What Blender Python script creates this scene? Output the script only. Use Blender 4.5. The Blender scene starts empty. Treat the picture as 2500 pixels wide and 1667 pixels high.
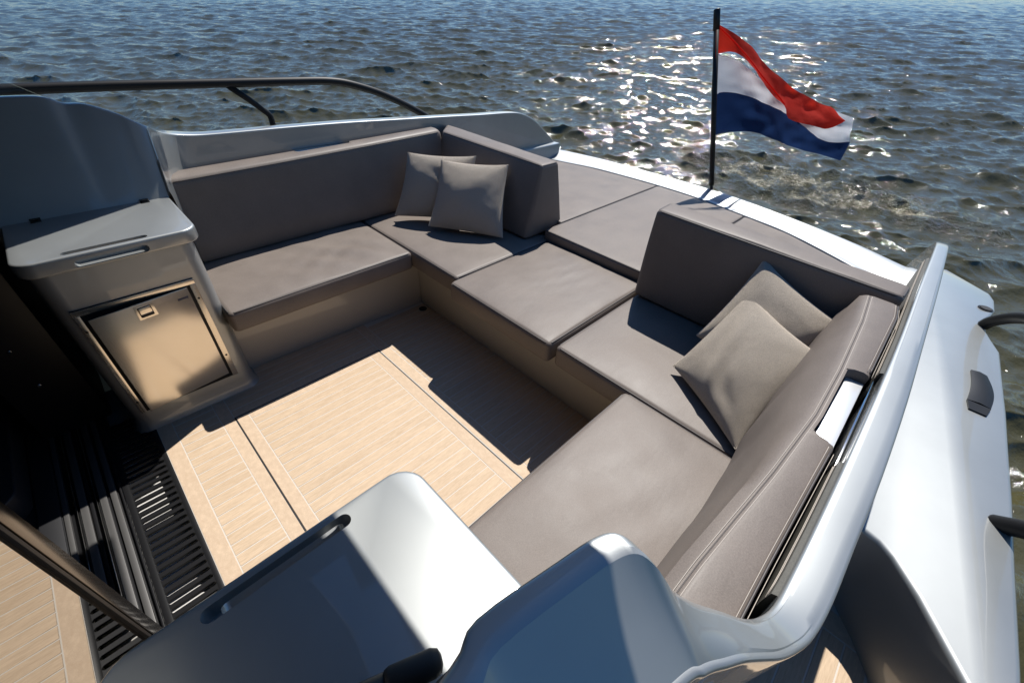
import bpy, bmesh, math, random
import numpy as np
from mathutils import Matrix, Vector, noise
random.seed(7); rng = np.random.default_rng(11)
scene = bpy.context.scene
COL = scene.collection
R = math.radians

# ------------------------------------------------------------------ frame, camera, sky, sun
# The boat is modelled level (x aft, y starboard, z up, cockpit sole z = 0) and then trimmed bow-up
# by TILT, as a boat under way; the water is level.
TILT = Vector((-.0585, -.006, .998)).rotation_difference(Vector((0, 0, 1))).to_matrix().to_4x4()
WATER_Z = -0.4243
cam_d = bpy.data.cameras.new('camera'); cam = bpy.data.objects.new('camera', cam_d); COL.objects.link(cam)
cam_d.sensor_width = 36; cam_d.lens = 14.753; cam_d.clip_start = 0.02; cam_d.clip_end = 9000
rt = Vector((0.70740234, -0.70493203, 0.05150486)); dn = Vector((-0.40925827, -0.46792299, -0.78329799)); fw = Vector((0.57627215, 0.53302805, -0.61950908))
mc = Matrix.Identity(4)
for i in range(3):
    mc[i][0] = rt[i]; mc[i][1] = -dn[i]; mc[i][2] = -fw[i]
mc[0][3], mc[1][3], mc[2][3] = -1.24663, -1.94413, 1.5
cam.matrix_world = TILT @ mc
scene.camera = cam

SUN_AZ, SUN_EL = R(25), R(55.5)                      # azimuth from aft towards starboard
sv = Vector((math.cos(SUN_EL)*math.cos(SUN_AZ), math.cos(SUN_EL)*math.sin(SUN_AZ), math.sin(SUN_EL)))
sv = (TILT.to_3x3() @ sv).normalized()
world = bpy.data.worlds.new('World'); scene.world = world; world.use_nodes = True
wn = world.node_tree; bg = wn.nodes['Background']
sky = wn.nodes.new('ShaderNodeTexSky'); sky.sky_type = 'NISHITA'; sky.sun_disc = False
sky.sun_elevation = math.asin(sv.z); sky.sun_rotation = math.atan2(sv.x, sv.y)
sky.altitude = 0; sky.air_density = 1.0; sky.dust_density = 0.35; sky.ozone_density = 6.0
hs = wn.nodes.new('ShaderNodeHueSaturation'); hs.inputs['Saturation'].default_value = 1.2
wn.links.new(sky.outputs[0], hs.inputs['Color']); wn.links.new(hs.outputs[0], bg.inputs[0]); bg.inputs[1].default_value = 0.085
sd = bpy.data.lights.new('sun', 'SUN'); sun = bpy.data.objects.new('sun', sd); COL.objects.link(sun)
sd.energy = 5.0; sd.angle = R(0.53); sd.color = (1.0, 0.965, 0.91)
sun.rotation_euler = sv.to_track_quat('Z', 'Y').to_euler()
vs = scene.view_settings
vs.view_transform = 'Standard'; vs.look = 'None'; vs.gamma = 1.0; vs.use_curve_mapping = False
vs.exposure = 0.22
scene.cycles.max_bounces = 8; scene.cycles.sample_clamp_indirect = 4.0; scene.cycles.sample_clamp_direct = 1500.0; scene.cycles.diffuse_bounces = 3
scene.cycles.use_denoising = True
try: scene.cycles.sampling_pattern = 'BLUE_NOISE'
except Exception: pass
scene.cycles.caustics_reflective = False; scene.cycles.caustics_refractive = False

# ------------------------------------------------------------------ materials
def mat(name, col, rough=.5, metal=0., coat=0., spec=.5, coat_rough=.03, **kw):
    m = bpy.data.materials.new(name); m.use_nodes = True
    b = m.node_tree.nodes['Principled BSDF']
    b.inputs['Base Color'].default_value = (*col, 1); b.inputs['Roughness'].default_value = rough
    b.inputs['Metallic'].default_value = metal; b.inputs['Coat Weight'].default_value = coat
    b.inputs['Coat Roughness'].default_value = coat_rough; b.inputs['Specular IOR Level'].default_value = spec
    m['b'] = 1
    return m
def nodes(m): return m.node_tree.nodes, m.node_tree.links, m.node_tree.nodes['Principled BSDF']
def ncoord(m, kind='Object', scale=(1, 1, 1)):
    n, l, b = nodes(m)
    t = n.new('ShaderNodeTexCoord'); mp = n.new('ShaderNodeMapping'); mp.inputs['Scale'].default_value = scale
    l.new(t.outputs[kind], mp.inputs[0]); return mp.outputs[0]
def geo_pos(m, scale=(1, 1, 1)):
    n, l, b = nodes(m)
    t = n.new('ShaderNodeNewGeometry'); mp = n.new('ShaderNodeMapping'); mp.inputs['Scale'].default_value = scale
    l.new(t.outputs['Position'], mp.inputs[0]); return mp.outputs[0]
def noise_n(m, vec, scale, detail=3, rough=.5):
    n, l, b = nodes(m)
    t = n.new('ShaderNodeTexNoise'); t.inputs['Scale'].default_value = scale; t.inputs['Detail'].default_value = detail; t.inputs['Roughness'].default_value = rough
    l.new(vec, t.inputs['Vector']); return t.outputs['Fac']
def ramp(m, fac, stops):
    n, l, b = nodes(m)
    r = n.new('ShaderNodeValToRGB'); e = r.color_ramp.elements
    while len(e) < len(stops): e.new(.5)
    for el, (p, c) in zip(e, stops):
        el.position = p; el.color = (*c, 1) if len(c) == 3 else c
    l.new(fac, r.inputs[0]); return r.outputs[0]
def mathn(m, op, a, bv):
    n, l, b = nodes(m)
    t = n.new('ShaderNodeMath'); t.operation = op
    for i, v in enumerate((a, bv)):
        if isinstance(v, (int, float)): t.inputs[i].default_value = v
        else: l.new(v, t.inputs[i])
    return t.outputs[0]
def bump(m, h, strength, dist=.002, prev=None):
    n, l, b = nodes(m)
    t = n.new('ShaderNodeBump'); t.inputs['Strength'].default_value = strength; t.inputs['Distance'].default_value = dist
    l.new(h, t.inputs['Height'])
    if prev: l.new(prev, t.inputs['Normal'])
    return t.outputs[0]

def leather(name, base):
    m = mat(name, base, .42, spec=.3); n, l, b = nodes(m)
    p = geo_pos(m)
    big = noise_n(m, p, 7, 4, .55); fine = noise_n(m, p, 420, 2, .6)
    c = ramp(m, mathn(m, 'ADD', mathn(m, 'MULTIPLY', big, .35), mathn(m, 'MULTIPLY', fine, .65)),
             [(.32, tuple(x*.80 for x in base)), (.68, tuple(min(1, x*1.2) for x in base))])
    l.new(c, b.inputs['Base Color'])
    rr = ramp(m, big, [(.3, (.46,)*3), (.7, (.54,)*3)]); l.new(rr, b.inputs['Roughness'])
    g = noise_n(m, p, 900, 2, .5); w = noise_n(m, geo_pos(m, (1, 2.2, 2)), 13, 3, .5)
    nn = bump(m, g, .2, .0005); nn = bump(m, w, .10, .008, nn)
    l.new(nn, b.inputs['Normal'])
    return m
M_LEATHER = leather('taupe_leather', (.186, .155, .133))
M_PIPING = mat('dark_piping', (.06, .05, .047), .5)
M_STITCH = mat('pale_stitching', (.52, .46, .40), .7)

def gel(name, base, metal=.62, rough=.47):
    m = mat(name, base, rough, metal, coat=1.0, coat_rough=.025); n, l, b = nodes(m)
    p = geo_pos(m)
    fl = noise_n(m, p, 1100, 1, .5); l.new(bump(m, fl, .10, .0006), b.inputs['Normal'])
    sm = noise_n(m, p, 3.2, 4, .6)
    c = ramp(m, sm, [(.3, tuple(x*.93 for x in base)), (.72, tuple(x*1.05 for x in base))]); l.new(c, b.inputs['Base Color'])
    cr = ramp(m, noise_n(m, p, 9, 5, .65), [(.45, (.02,)*3), (.75, (.075,)*3)]); l.new(cr, b.inputs['Coat Roughness'])
    return m
M_GEL = gel('silver_gelcoat', (.365, .378, .374))
M_BEIGE = mat('beige_gelcoat', (.50, .455, .385), .35, coat=.6)

def teak(name, base, dark, along=True):
    m = mat(name, base, .62, spec=.3); n, l, b = nodes(m)
    oi = n.new('ShaderNodeObjectInfo')
    t = n.new('ShaderNodeTexCoord'); ad = n.new('ShaderNodeVectorMath'); ad.operation = 'ADD'
    rv = n.new('ShaderNodeVectorMath'); rv.operation = 'SCALE'; cmb = n.new('ShaderNodeCombineXYZ')
    for k in range(3): l.new(oi.outputs['Random'], cmb.inputs[k])
    l.new(cmb.outputs[0], rv.inputs[0]); rv.inputs['Scale'].default_value = 37.0
    gp = n.new('ShaderNodeNewGeometry')
    l.new(gp.outputs['Position'], ad.inputs[0]); l.new(rv.outputs[0], ad.inputs[1])
    mp = n.new('ShaderNodeMapping'); mp.inputs['Scale'].default_value = (14, 150, 1) if along else (60, 40, 1)
    l.new(ad.outputs[0], mp.inputs[0])
    g = noise_n(m, mp.outputs[0], 1.0, 5, .65)
    mp2 = n.new('ShaderNodeMapping'); mp2.inputs['Scale'].default_value = (60, 520, 1) if along else (400, 300, 1)
    l.new(ad.outputs[0], mp2.inputs[0])
    g2 = noise_n(m, mp2.outputs[0], 1.0, 3, .6)
    f = mathn(m, 'ADD', mathn(m, 'MULTIPLY', g, .62), mathn(m, 'MULTIPLY', g2, .38))
    f = mathn(m, 'ADD', f, mathn(m, 'MULTIPLY', mathn(m, 'SUBTRACT', oi.outputs['Random'], .5), .06))
    l.new(ramp(m, f, [(.36, dark), (.5, base), (.66, tuple(min(1, x*1.17) for x in base))]), b.inputs['Base Color'])
    l.new(bump(m, f, .3, .0008), b.inputs['Normal'])
    return m
M_TEAK = teak('teak_plank', (.57, .43, .295), (.50, .365, .24))
M_MARGIN = teak('teak_margin', (.575, .435, .305), (.535, .395, .27), False)
M_CAULK = mat('grey_caulk', (.60, .545, .475), .7)
M_BLACK = mat('black_plastic', (.009, .009, .010), .42, spec=.35)
M_RUBBER = mat('black_rubber', (.014, .014, .015), .6)
M_TUBE = mat('black_rail_paint', (.009, .009, .010), .5, spec=.3)
M_STEEL = mat('polished_steel', (.78, .77, .75), .09, 1.0)
M_SATIN = mat('satin_steel', (.86, .86, .85), .38, .55)
M_LINER = leather('grey_coaming_liner', (.12, .115, .10))
M_TRIMROOF = mat('dark_shade_panel', (.03, .03, .032), .7)
M_TRIM = mat('dark_bronze_trim', (.10, .085, .072), .22, 1.0)
def brushed():
    m = mat('brushed_stainless', (.66, .60, .52), .24, .85); n, l, b = nodes(m)
    p = geo_pos(m, (6, 6, 260))
    s = noise_n(m, p, 1.0, 3, .6); sm = noise_n(m, geo_pos(m), 9, 5, .6)
    l.new(ramp(m, sm, [(.3, (.80, .73, .61)), (.7, (.84, .77, .66))]), b.inputs['Base Color'])
    l.new(ramp(m, mathn(m, 'ADD', mathn(m, 'MULTIPLY', s, .4), mathn(m, 'MULTIPLY', sm, .6)), [(.2, (.20,)*3), (.8, (.22,)*3)]), b.inputs['Roughness'])
    return m
M_BRUSH = brushed()
M_MIRROR = mat('tinted_mirror_glass', (.42, .405, .38), .015, 1.0)
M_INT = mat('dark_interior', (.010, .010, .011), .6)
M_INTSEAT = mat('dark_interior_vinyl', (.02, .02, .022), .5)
M_ORANGE = mat('tan_leather', (.33, .12, .025), .5)
M_TRAY = mat('pale_bilge_tray', (.62, .60, .57), .6)
M_GREYALU = mat('grey_aluminium', (.17, .165, .16), .45, .7)
M_BADGE = mat('navy_badge', (.03, .035, .07), .4)
M_BADGETXT = mat('badge_lettering', (.5, .5, .52), .4)

def fabric():
    base = (.76, .65, .52)
    m = mat('woven_pillow_fabric', base, .85, spec=.2); n, l, b = nodes(m)
    t = n.new('ShaderNodeTexCoord')
    w1 = n.new('ShaderNodeTexWave'); w1.bands_direction = 'X'; w1.inputs['Scale'].default_value = 34; w1.inputs['Distortion'].default_value = 1.2; w1.inputs['Detail'].default_value = 1
    w2 = n.new('ShaderNodeTexWave'); w2.bands_direction = 'Y'; w2.inputs['Scale'].default_value = 34; w2.inputs['Distortion'].default_value = 1.2; w2.inputs['Detail'].default_value = 1
    l.new(t.outputs['UV'], w1.inputs[0]); l.new(t.outputs['UV'], w2.inputs[0])
    wv = mathn(m, 'MULTIPLY', w1.outputs['Fac'], w2.outputs['Fac'])
    p = geo_pos(m)
    f = mathn(m, 'ADD', mathn(m, 'MULTIPLY', wv, .55), mathn(m, 'MULTIPLY', noise_n(m, p, 330, 3), .45))
    l.new(ramp(m, f, [(.15, tuple(x*.62 for x in base)), (.6, tuple(x*1.22 for x in base))]), b.inputs['Base Color'])
    nn = bump(m, wv, .9, .003); nn = bump(m, noise_n(m, p, 14, 3), .3, .012, nn); l.new(nn, b.inputs['Normal'])
    b.inputs['Sheen Weight'].default_value = .25
    return m
M_PILLOW = fabric()

def cloth(name, col):
    m = mat(name, col, .75, spec=.2); n, l, b = nodes(m)
    out = n['Material Output']; tr = n.new('ShaderNodeBsdfTranslucent'); mx = n.new('ShaderNodeMixShader')
    tr.inputs[0].default_value = (*[min(1, c*1.15) for c in col], 1); mx.inputs[0].default_value = .55
    l.new(b.outputs[0], mx.inputs[1]); l.new(tr.outputs[0], mx.inputs[2]); l.new(mx.outputs[0], out.inputs[0])
    l.new(bump(m, noise_n(m, geo_pos(m), 30, 4), .35, .01), b.inputs['Normal'])
    return m
M_RED = cloth('flag_red', (.72, .035, .018)); M_WHITE = cloth('flag_white', (.80, .80, .84)); M_BLUE = cloth('flag_blue', (.014, .034, .105))

def water_mat():
    m = mat('lake_water', (.046, .034, .008), .04, spec=.5); n, l, b = nodes(m)
    b.inputs['IOR'].default_value = 1.75
    p = geo_pos(m, (1, 1, 1))
    n1 = noise_n(m, geo_pos(m, (1, 1.5, 1)), 5.5, 5, .6); n2 = noise_n(m, geo_pos(m, (1.2, 1, 1)), 26, 3, .6)
    nn = bump(m, n1, .40, .05); nn = bump(m, n2, .30, .010, nn)
    # wake foam: a churned band astern, mottled by noise
    sp = n.new('ShaderNodeSeparateXYZ'); l.new(geo_pos(m), sp.inputs[0])
    wob = mathn(m, 'MULTIPLY', mathn(m, 'SUBTRACT', noise_n(m, p, 1.3, 3), .5), 1.1)
    dx = mathn(m, 'DIVIDE', mathn(m, 'SUBTRACT', mathn(m, 'ADD', sp.outputs[0], wob), 5.5), .95)
    dy = mathn(m, 'DIVIDE', mathn(m, 'ADD', sp.outputs[1], .85), 2.1)
    r2 = mathn(m, 'ADD', mathn(m, 'MULTIPLY', dx, dx), mathn(m, 'POWER', mathn(m, 'ABSOLUTE', dy, 0), 3))
    area = ramp(m, r2, [(.15, (1, 1, 1)), (1.25, (0, 0, 0))])
    fo = ramp(m, mathn(m, 'MULTIPLY', mathn(m, 'ADD', noise_n(m, p, 2.2, 9, .78), .06), area), [(.52, (0, 0, 0)), (.66, (.5,)*3)])
    mix = n.new('ShaderNodeMixRGB'); l.new(fo, mix.inputs[0]); mix.inputs[1].default_value = (.064, .056, .016, 1); mix.inputs[2].default_value = (.55, .48, .30, 1)
    l.new(mix.outputs[0], b.inputs['Base Color'])
    l.new(ramp(m, fo, [(0, (.04,)*3), (1, (.35,)*3)]), b.inputs['Roughness'])
    l.new(bump(m, mathn(m, 'MULTIPLY', noise_n(m, p, 17, 4, .7), area), 1.0, .06, nn), b.inputs['Normal'])
    return m
M_WATER = water_mat()

# ------------------------------------------------------------------ mesh helpers
def link(name, me, m, parent=None, smooth=True):
    o = bpy.data.objects.new(name, me); COL.objects.link(o)
    if m and not me.materials: me.materials.append(m)
    if smooth:
        me.shade_smooth()
    o.parent = parent
    return o
def mesh(name, v, f, m=None):
    me = bpy.data.meshes.new(name); me.from_pydata([tuple(map(float, p)) for p in v], [], f); me.update()
    if m: me.materials.append(m)
    return me
def obj(name, v, f, m, parent=None, smooth=True): return link(name, mesh(name, v, f), m, parent, smooth)
def tag(o, label, cat, group=None):
    o['label'] = label; o['category'] = cat
    if group: o['group'] = group
    return o
def struct(o, label=None):
    o['kind'] = 'structure'
    if label: o['label'] = label
    return o
def empty(name, loc=(0, 0, 0)):
    o = bpy.data.objects.new(name, None); o.location = loc; o.empty_display_size = .05; COL.objects.link(o); return o
def keep(child, root):                                    # child modelled in boat coordinates: undo the root's location
    child.parent = root; child.matrix_parent_inverse = Matrix.Translation(-Vector(root.location)); return child

def box(name, x0, x1, y0, y1, z0, z1, m, parent=None, bev=.004, seg=2):
    bm = bmesh.new(); bmesh.ops.create_cube(bm, size=1)
    for v in bm.verts: v.co = Vector(((x0+x1)/2+v.co.x*(x1-x0), (y0+y1)/2+v.co.y*(y1-y0), (z0+z1)/2+v.co.z*(z1-z0)))
    if bev: bmesh.ops.bevel(bm, geom=list(bm.edges), offset=bev, segments=seg, affect='EDGES', profile=.5)
    me = bpy.data.meshes.new(name); bm.to_mesh(me); bm.free()
    o = link(name, me, m, parent, smooth=False)
    if bev: smooth_angle(me)
    return o
def smooth_angle(me, ang=40):
    me.shade_smooth()
    try: me.set_sharp_from_angle(angle=R(ang))
    except Exception: pass

def prism(name, outline, z0, z1, m, parent=None, bev=.004, seg=3, top_only=False):
    bm = bmesh.new()
    lo = [bm.verts.new((x, y, z0)) for x, y in outline]; hi = [bm.verts.new((x, y, z1)) for x, y in outline]
    ft = bm.faces.new(hi); fb = bm.faces.new(lo[::-1]); n = len(lo)
    for i in range(n): bm.faces.new((lo[i], lo[(i+1) % n], hi[(i+1) % n], hi[i]))
    bmesh.ops.recalc_face_normals(bm, faces=bm.faces)
    if bev:
        es = [e for e in bm.edges if all(abs(v.co.z-z1) < 1e-6 for v in e.verts)] + ([] if top_only else [e for e in bm.edges if all(abs(v.co.z-z0) < 1e-6 for v in e.verts)])
        bmesh.ops.bevel(bm, geom=es, offset=bev, segments=seg, affect='EDGES', profile=.5)
    me = bpy.data.meshes.new(name); bm.to_mesh(me); bm.free()
    o = link(name, me, m, parent, smooth=False); smooth_angle(me, 35); return o

def round_poly(pts, rad, n=6):
    out = []
    N = len(pts)
    for i in range(N):
        p = Vector((*pts[i], 0)); a = Vector((*pts[i-1], 0)); b = Vector((*pts[(i+1) % N], 0))
        r = rad[i] if isinstance(rad, (list, tuple)) else rad
        if r <= 0: out.append((p.x, p.y)); continue
        d1 = (a-p).normalized(); d2 = (b-p).normalized()
        ang = d1.angle(d2); t = r/math.tan(ang/2); c = p+(d1+d2).normalized()*(r/math.sin(ang/2))
        s = p+d1*t-c; e = p+d2*t-c
        for k in range(n+1):
            v = (s*(1-k/n)+e*(k/n)).normalized()*r if 0 < k < n else (s if k == 0 else e)
            out.append((c.x+v.x, c.y+v.y))
    return out

def tube(name, pts, r, m, parent=None, seg=10, closed=False, res=None):
    pts = [Vector(p) for p in pts]
    if res: pts = catmull(pts, res, closed)
    n = len(pts); v = []; f = []
    up = None
    for i, p in enumerate(pts):
        if closed: t = pts[(i+1) % n]-pts[i-1]
        else: t = pts[min(i+1, n-1)]-pts[max(i-1, 0)]
        t.normalize()
        if up is None: up = t.orthogonal().normalized()
        up = (up-t*up.dot(t)).normalized(); w = t.cross(up)
        rr = r[i] if isinstance(r, (list, tuple)) else r
        for k in range(seg):
            a = 2*math.pi*k/seg; v.append(p+up*math.cos(a)*rr+w*math.sin(a)*rr)
    for i in range(n if closed else n-1):
        for k in range(seg):
            a = i*seg+k; b = i*seg+(k+1) % seg; c = ((i+1) % n)*seg+(k+1) % seg; d = ((i+1) % n)*seg+k
            f.append((a, b, c, d))
    if not closed:
        f.append(tuple(range(seg))[::-1]); f.append(tuple((n-1)*seg+k for k in range(seg)))
    return obj(name, v, f, m, parent)
def catmull(pts, res, closed=False):
    out = []; n = len(pts)
    for i in range(n if closed else n-1):
        if closed: p0, p1, p2, p3 = pts[i-1], pts[i], pts[(i+1) % n], pts[(i+2) % n]
        else: p0, p1, p2, p3 = pts[max(i-1, 0)], pts[i], pts[i+1], pts[min(i+2, n-1)]
        for k in range(res):
            t = k/res
            out.append(.5*((2*p1)+(p2-p0)*t+(2*p0-5*p1+4*p2-p3)*t*t+(3*p1-p0-3*p2+p3)*t**3))
    if not closed: out.append(pts[-1])
    return out
def cyl(name, c, r, h, m, parent=None, seg=20, axis='Z', bev=.001):
    bm = bmesh.new(); bmesh.ops.create_cone(bm, cap_ends=True, segments=seg, radius1=r, radius2=r, depth=h)
    if bev: bmesh.ops.bevel(bm, geom=[e for e in bm.edges if abs(e.verts[0].co.z-e.verts[1].co.z) < 1e-6], offset=bev, segments=2, affect='EDGES')
    if axis == 'Y': bmesh.ops.rotate(bm, verts=bm.verts, matrix=Matrix.Rotation(R(90), 3, 'X'))
    if axis == 'X': bmesh.ops.rotate(bm, verts=bm.verts, matrix=Matrix.Rotation(R(90), 3, 'Y'))
    bmesh.ops.translate(bm, verts=bm.verts, vec=c)
    me = bpy.data.meshes.new(name); bm.to_mesh(me); bm.free(); o = link(name, me, m, parent, False); smooth_angle(me); return o
def boolean(o, cutters):
    for c in cutters:
        md = o.modifiers.new('cut', 'BOOLEAN'); md.operation = 'DIFFERENCE'; md.object = c; md.solver = 'EXACT'
    dg = bpy.context.evaluated_depsgraph_get(); me = bpy.data.meshes.new_from_object(o.evaluated_get(dg))
    o.modifiers.clear(); o.data = me; smooth_angle(me, 35)
    for c in cutters: bpy.data.objects.remove(c)

# a soft rounded box, u,v,w in [-1,1], mapped by fn(u,v,w)->(x,y,z)
def soft_axis(h, r, n):
    k = [0, .12, .3, .55, .8, 1]
    a = [-h+r*t for t in k]; b = [h-r*t for t in k[::-1]]
    mid = [(-h+r)+(2*h-2*r)*i/n for i in range(1, n)]
    return a+mid+b
def soft_box(dims, r, n):
    hx, hy, hz = [d/2 for d in dims]; r = min(r, hx*.9, hy*.9, hz*.9)
    ax = [soft_axis(h, r, k) for h, k in zip((hx, hy, hz), n)]
    idx = {}; V = []; F = []
    def vid(p):
        key = tuple(round(c, 6) for c in p)
        if key not in idx:
            q = [max(-h+r, min(h-r, c)) for c, h in zip(p, (hx, hy, hz))]
            d = [c-e for c, e in zip(p, q)]; L = math.sqrt(sum(c*c for c in d))
            pos = [e+c/L*r for e, c in zip(q, d)] if L > 1e-9 else list(p)
            idx[key] = len(V); V.append(pos)
        return idx[key]
    H = (hx, hy, hz)
    for a in range(3):
        b, c = (a+1) % 3, (a+2) % 3
        for s in (-1, 1):
            for i in range(len(ax[b])-1):
                for j in range(len(ax[c])-1):
                    q = []
                    for bi, cj in ((i, j), (i+1, j), (i+1, j+1), (i, j+1)):
                        p = [0, 0, 0]; p[a] = s*H[a]; p[b] = ax[b][bi]; p[c] = ax[c][cj]; q.append(vid(p))
                    if len(set(q)) > 2: F.append(tuple(q) if s > 0 else tuple(q[::-1]))
    return [Vector((x/hx, y/hy, z/hz)) for x, y, z in V], F
def hexa(c):
    # c: 8 corners ordered bottom (x0y0,x1y0,x1y1,x0y1) then top
    c = [Vector(p) for p in c]
    def fn(u, v, w):
        a, b, g = (u+1)/2, (v+1)/2, (w+1)/2
        lo = (c[0]*(1-a)+c[1]*a)*(1-b)+(c[3]*(1-a)+c[2]*a)*b
        hi = (c[4]*(1-a)+c[5]*a)*(1-b)+(c[7]*(1-a)+c[6]*a)*b
        return lo*(1-g)+hi*g
    return fn
def cushion(name, fn, dims, r=.018, puff=.012, n=(14, 14, 2), wr=None, label=None, cat='cushion', group=None, pip=True, seed=0, front_puff=.006):
    V, F = soft_box(dims, r, n); P = []
    for p in V:
        q = fn(p.x, p.y, p.z); du = (1-abs(p.x)**4)*(1-abs(p.y)**4)
        ex = fn(p.x, p.y, 1)-fn(p.x, p.y, -1); ex.normalize()
        s = max(0, p.z)
        q = q+ex*(puff*du*s)
        out = (fn(1, p.y, p.z)-fn(-1, p.y, p.z)).normalized()*p.x**7*(1-p.y**4)*(1-p.z**2)*front_puff
        oty = (fn(p.x, 1, p.z)-fn(p.x, -1, p.z)).normalized()*p.y**7*(1-p.x**4)*(1-p.z**2)*front_puff
        q = q+out+oty
        nz = noise.noise(Vector((q.x*5+seed*3.1, q.y*5, q.z*5)))*.004+noise.noise(Vector((q.x*14+seed, q.y*14, q.z*14)))*.0012
        q = q+ex*nz*s*min(1, du*3)
        if wr and p.z > .5: q = q+ex*wr(p.x, p.y)*min(1, du*2.2)
        P.append(q)
    c0 = fn(0, 0, -1); root = empty(name, c0)
    o = obj('cover', P, F, M_LEATHER); keep(o, root)
    if pip:
        hx, hy, hz = [d/2 for d in dims]; rx, ry = 1-r*.3/hx, 1-r*.3/hy; zz = 1-r*.3/hz
        kx, ky = r*1.0/hx, r*1.0/hy
        loop = []
        K = 12
        def seg(a, b):
            for i in range(K): loop.append((a[0]+(b[0]-a[0])*i/K, a[1]+(b[1]-a[1])*i/K))
        e = .0018
        c = [(-rx, -ry+ky), (-rx, ry-ky), (-rx+kx, ry), (rx-kx, ry), (rx, ry-ky), (rx, -ry+ky), (rx-kx, -ry), (-rx+kx, -ry)]
        for i in range(8): seg(c[i], c[(i+1) % 8])
        pts = []
        for (u, v) in loop:
            du = (1-abs(u)**4)*(1-abs(v)**4)
            pts.append(fn(u, v, zz)+Vector((0, 0, 0)))
        t = tube('piping', pts, .0034, M_PIPING, seg=6, closed=True); keep(t, root)
    if label: tag(root, label, cat, group)
    return root

# ------------------------------------------------------------------ water
def build_water():
    cx, cy = -0.5, -1.2
    a_f = np.linspace(R(-50), R(125), 860); a_c = np.linspace(R(125), R(310), 60)[1:-1]
    ang = np.concatenate([a_f, a_c])
    rad = np.concatenate([np.array([.4, .9, 1.3, 1.7]), 2.0*np.exp(np.linspace(0, math.log(110), 900)), np.array([300, 500, 1000, 2500, 6000])])
    A, RR = np.meshgrid(ang, rad)
    X = cx+RR*np.cos(A); Y = cy+RR*np.sin(A); Zz = np.zeros_like(X); DX = np.zeros_like(X); DY = np.zeros_like(X)
    local = RR*R(.21)
    wind = R(205)
    N = 170
    lam = np.exp(rng.uniform(math.log(.085), math.log(2.2), N))
    for i in range(N):
        L = lam[i]; th = wind+rng.normal(0, .65 if L < .5 else .38); k = 2*math.pi/L; ph = rng.uniform(0, 2*math.pi)
        slope = .038*(1.2 if .15 < L < .7 else .9)*(1 if L < 1.3 else .6)
        a = slope/k
        att = np.clip((L/local-1.8)/2.2, 0, 1)
        arg = k*(X*math.cos(th)+Y*math.sin(th))+ph
        Zz += att*a*np.cos(arg); s = att*a*1.15*np.sin(arg)
        DX -= s*math.cos(th); DY -= s*math.sin(th)
    # wake: churned water astern
    w = np.exp(-((X-5.5)/.75)**2-(np.abs(Y+.85)/2.0)**4)
    for i in range(26):
        L = math.exp(rng.uniform(math.log(.14), math.log(.6))); th = rng.uniform(0, 2*math.pi); k = 2*math.pi/L
        att = np.clip((L/local-2.0)/2, 0, 1)
        Zz += w*att*.085/k*np.cos(k*(X*math.cos(th)+Y*math.sin(th))+rng.uniform(0, 6.28))
    Zz += w*.03
    X2 = X+DX; Y2 = Y+DY; nr, na = X.shape
    co = np.stack([X2, Y2, Zz+WATER_Z], -1).reshape(-1, 3).astype(np.float32)
    co = np.vstack([co, [[cx, cy, WATER_Z]]]).astype(np.float32)
    i0 = (np.arange(nr-1)[:, None]*na+np.arange(na)[None, :]); j1 = (np.arange(na)+1) % na
    i1 = (np.arange(nr-1)[:, None]*na+j1[None, :])
    quads = np.stack([i0, i0+na, i1+na, i1], -1).reshape(-1, 4)
    me = bpy.data.meshes.new('water')
    me.vertices.add(len(co)); me.vertices.foreach_set('co', co.ravel())
    tri = np.stack([np.arange(na), j1, np.full(na, len(co)-1)], -1)
    nl = quads.size+tri.size
    me.loops.add(nl); me.loops.foreach_set('vertex_index', np.concatenate([quads.ravel(), tri.ravel()]).astype(np.int32))
    npoly = len(quads)+len(tri); me.polygons.add(npoly)
    st = np.concatenate([np.arange(len(quads))*4, quads.size+np.arange(len(tri))*3]).astype(np.int32)
    me.polygons.foreach_set('loop_start', st)
    me.update(calc_edges=True); me.validate()
    o = link('water', me, M_WATER); struct(o, 'choppy brown-green lake water glittering in the sun')
    return o
WATER = build_water()

# ------------------------------------------------------------------ the boat's mouldings
BOAT = empty('boat')
tag(BOAT, 'silver gelcoat motor boat with open aft cockpit, coamings and transom', 'boat')

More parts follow.
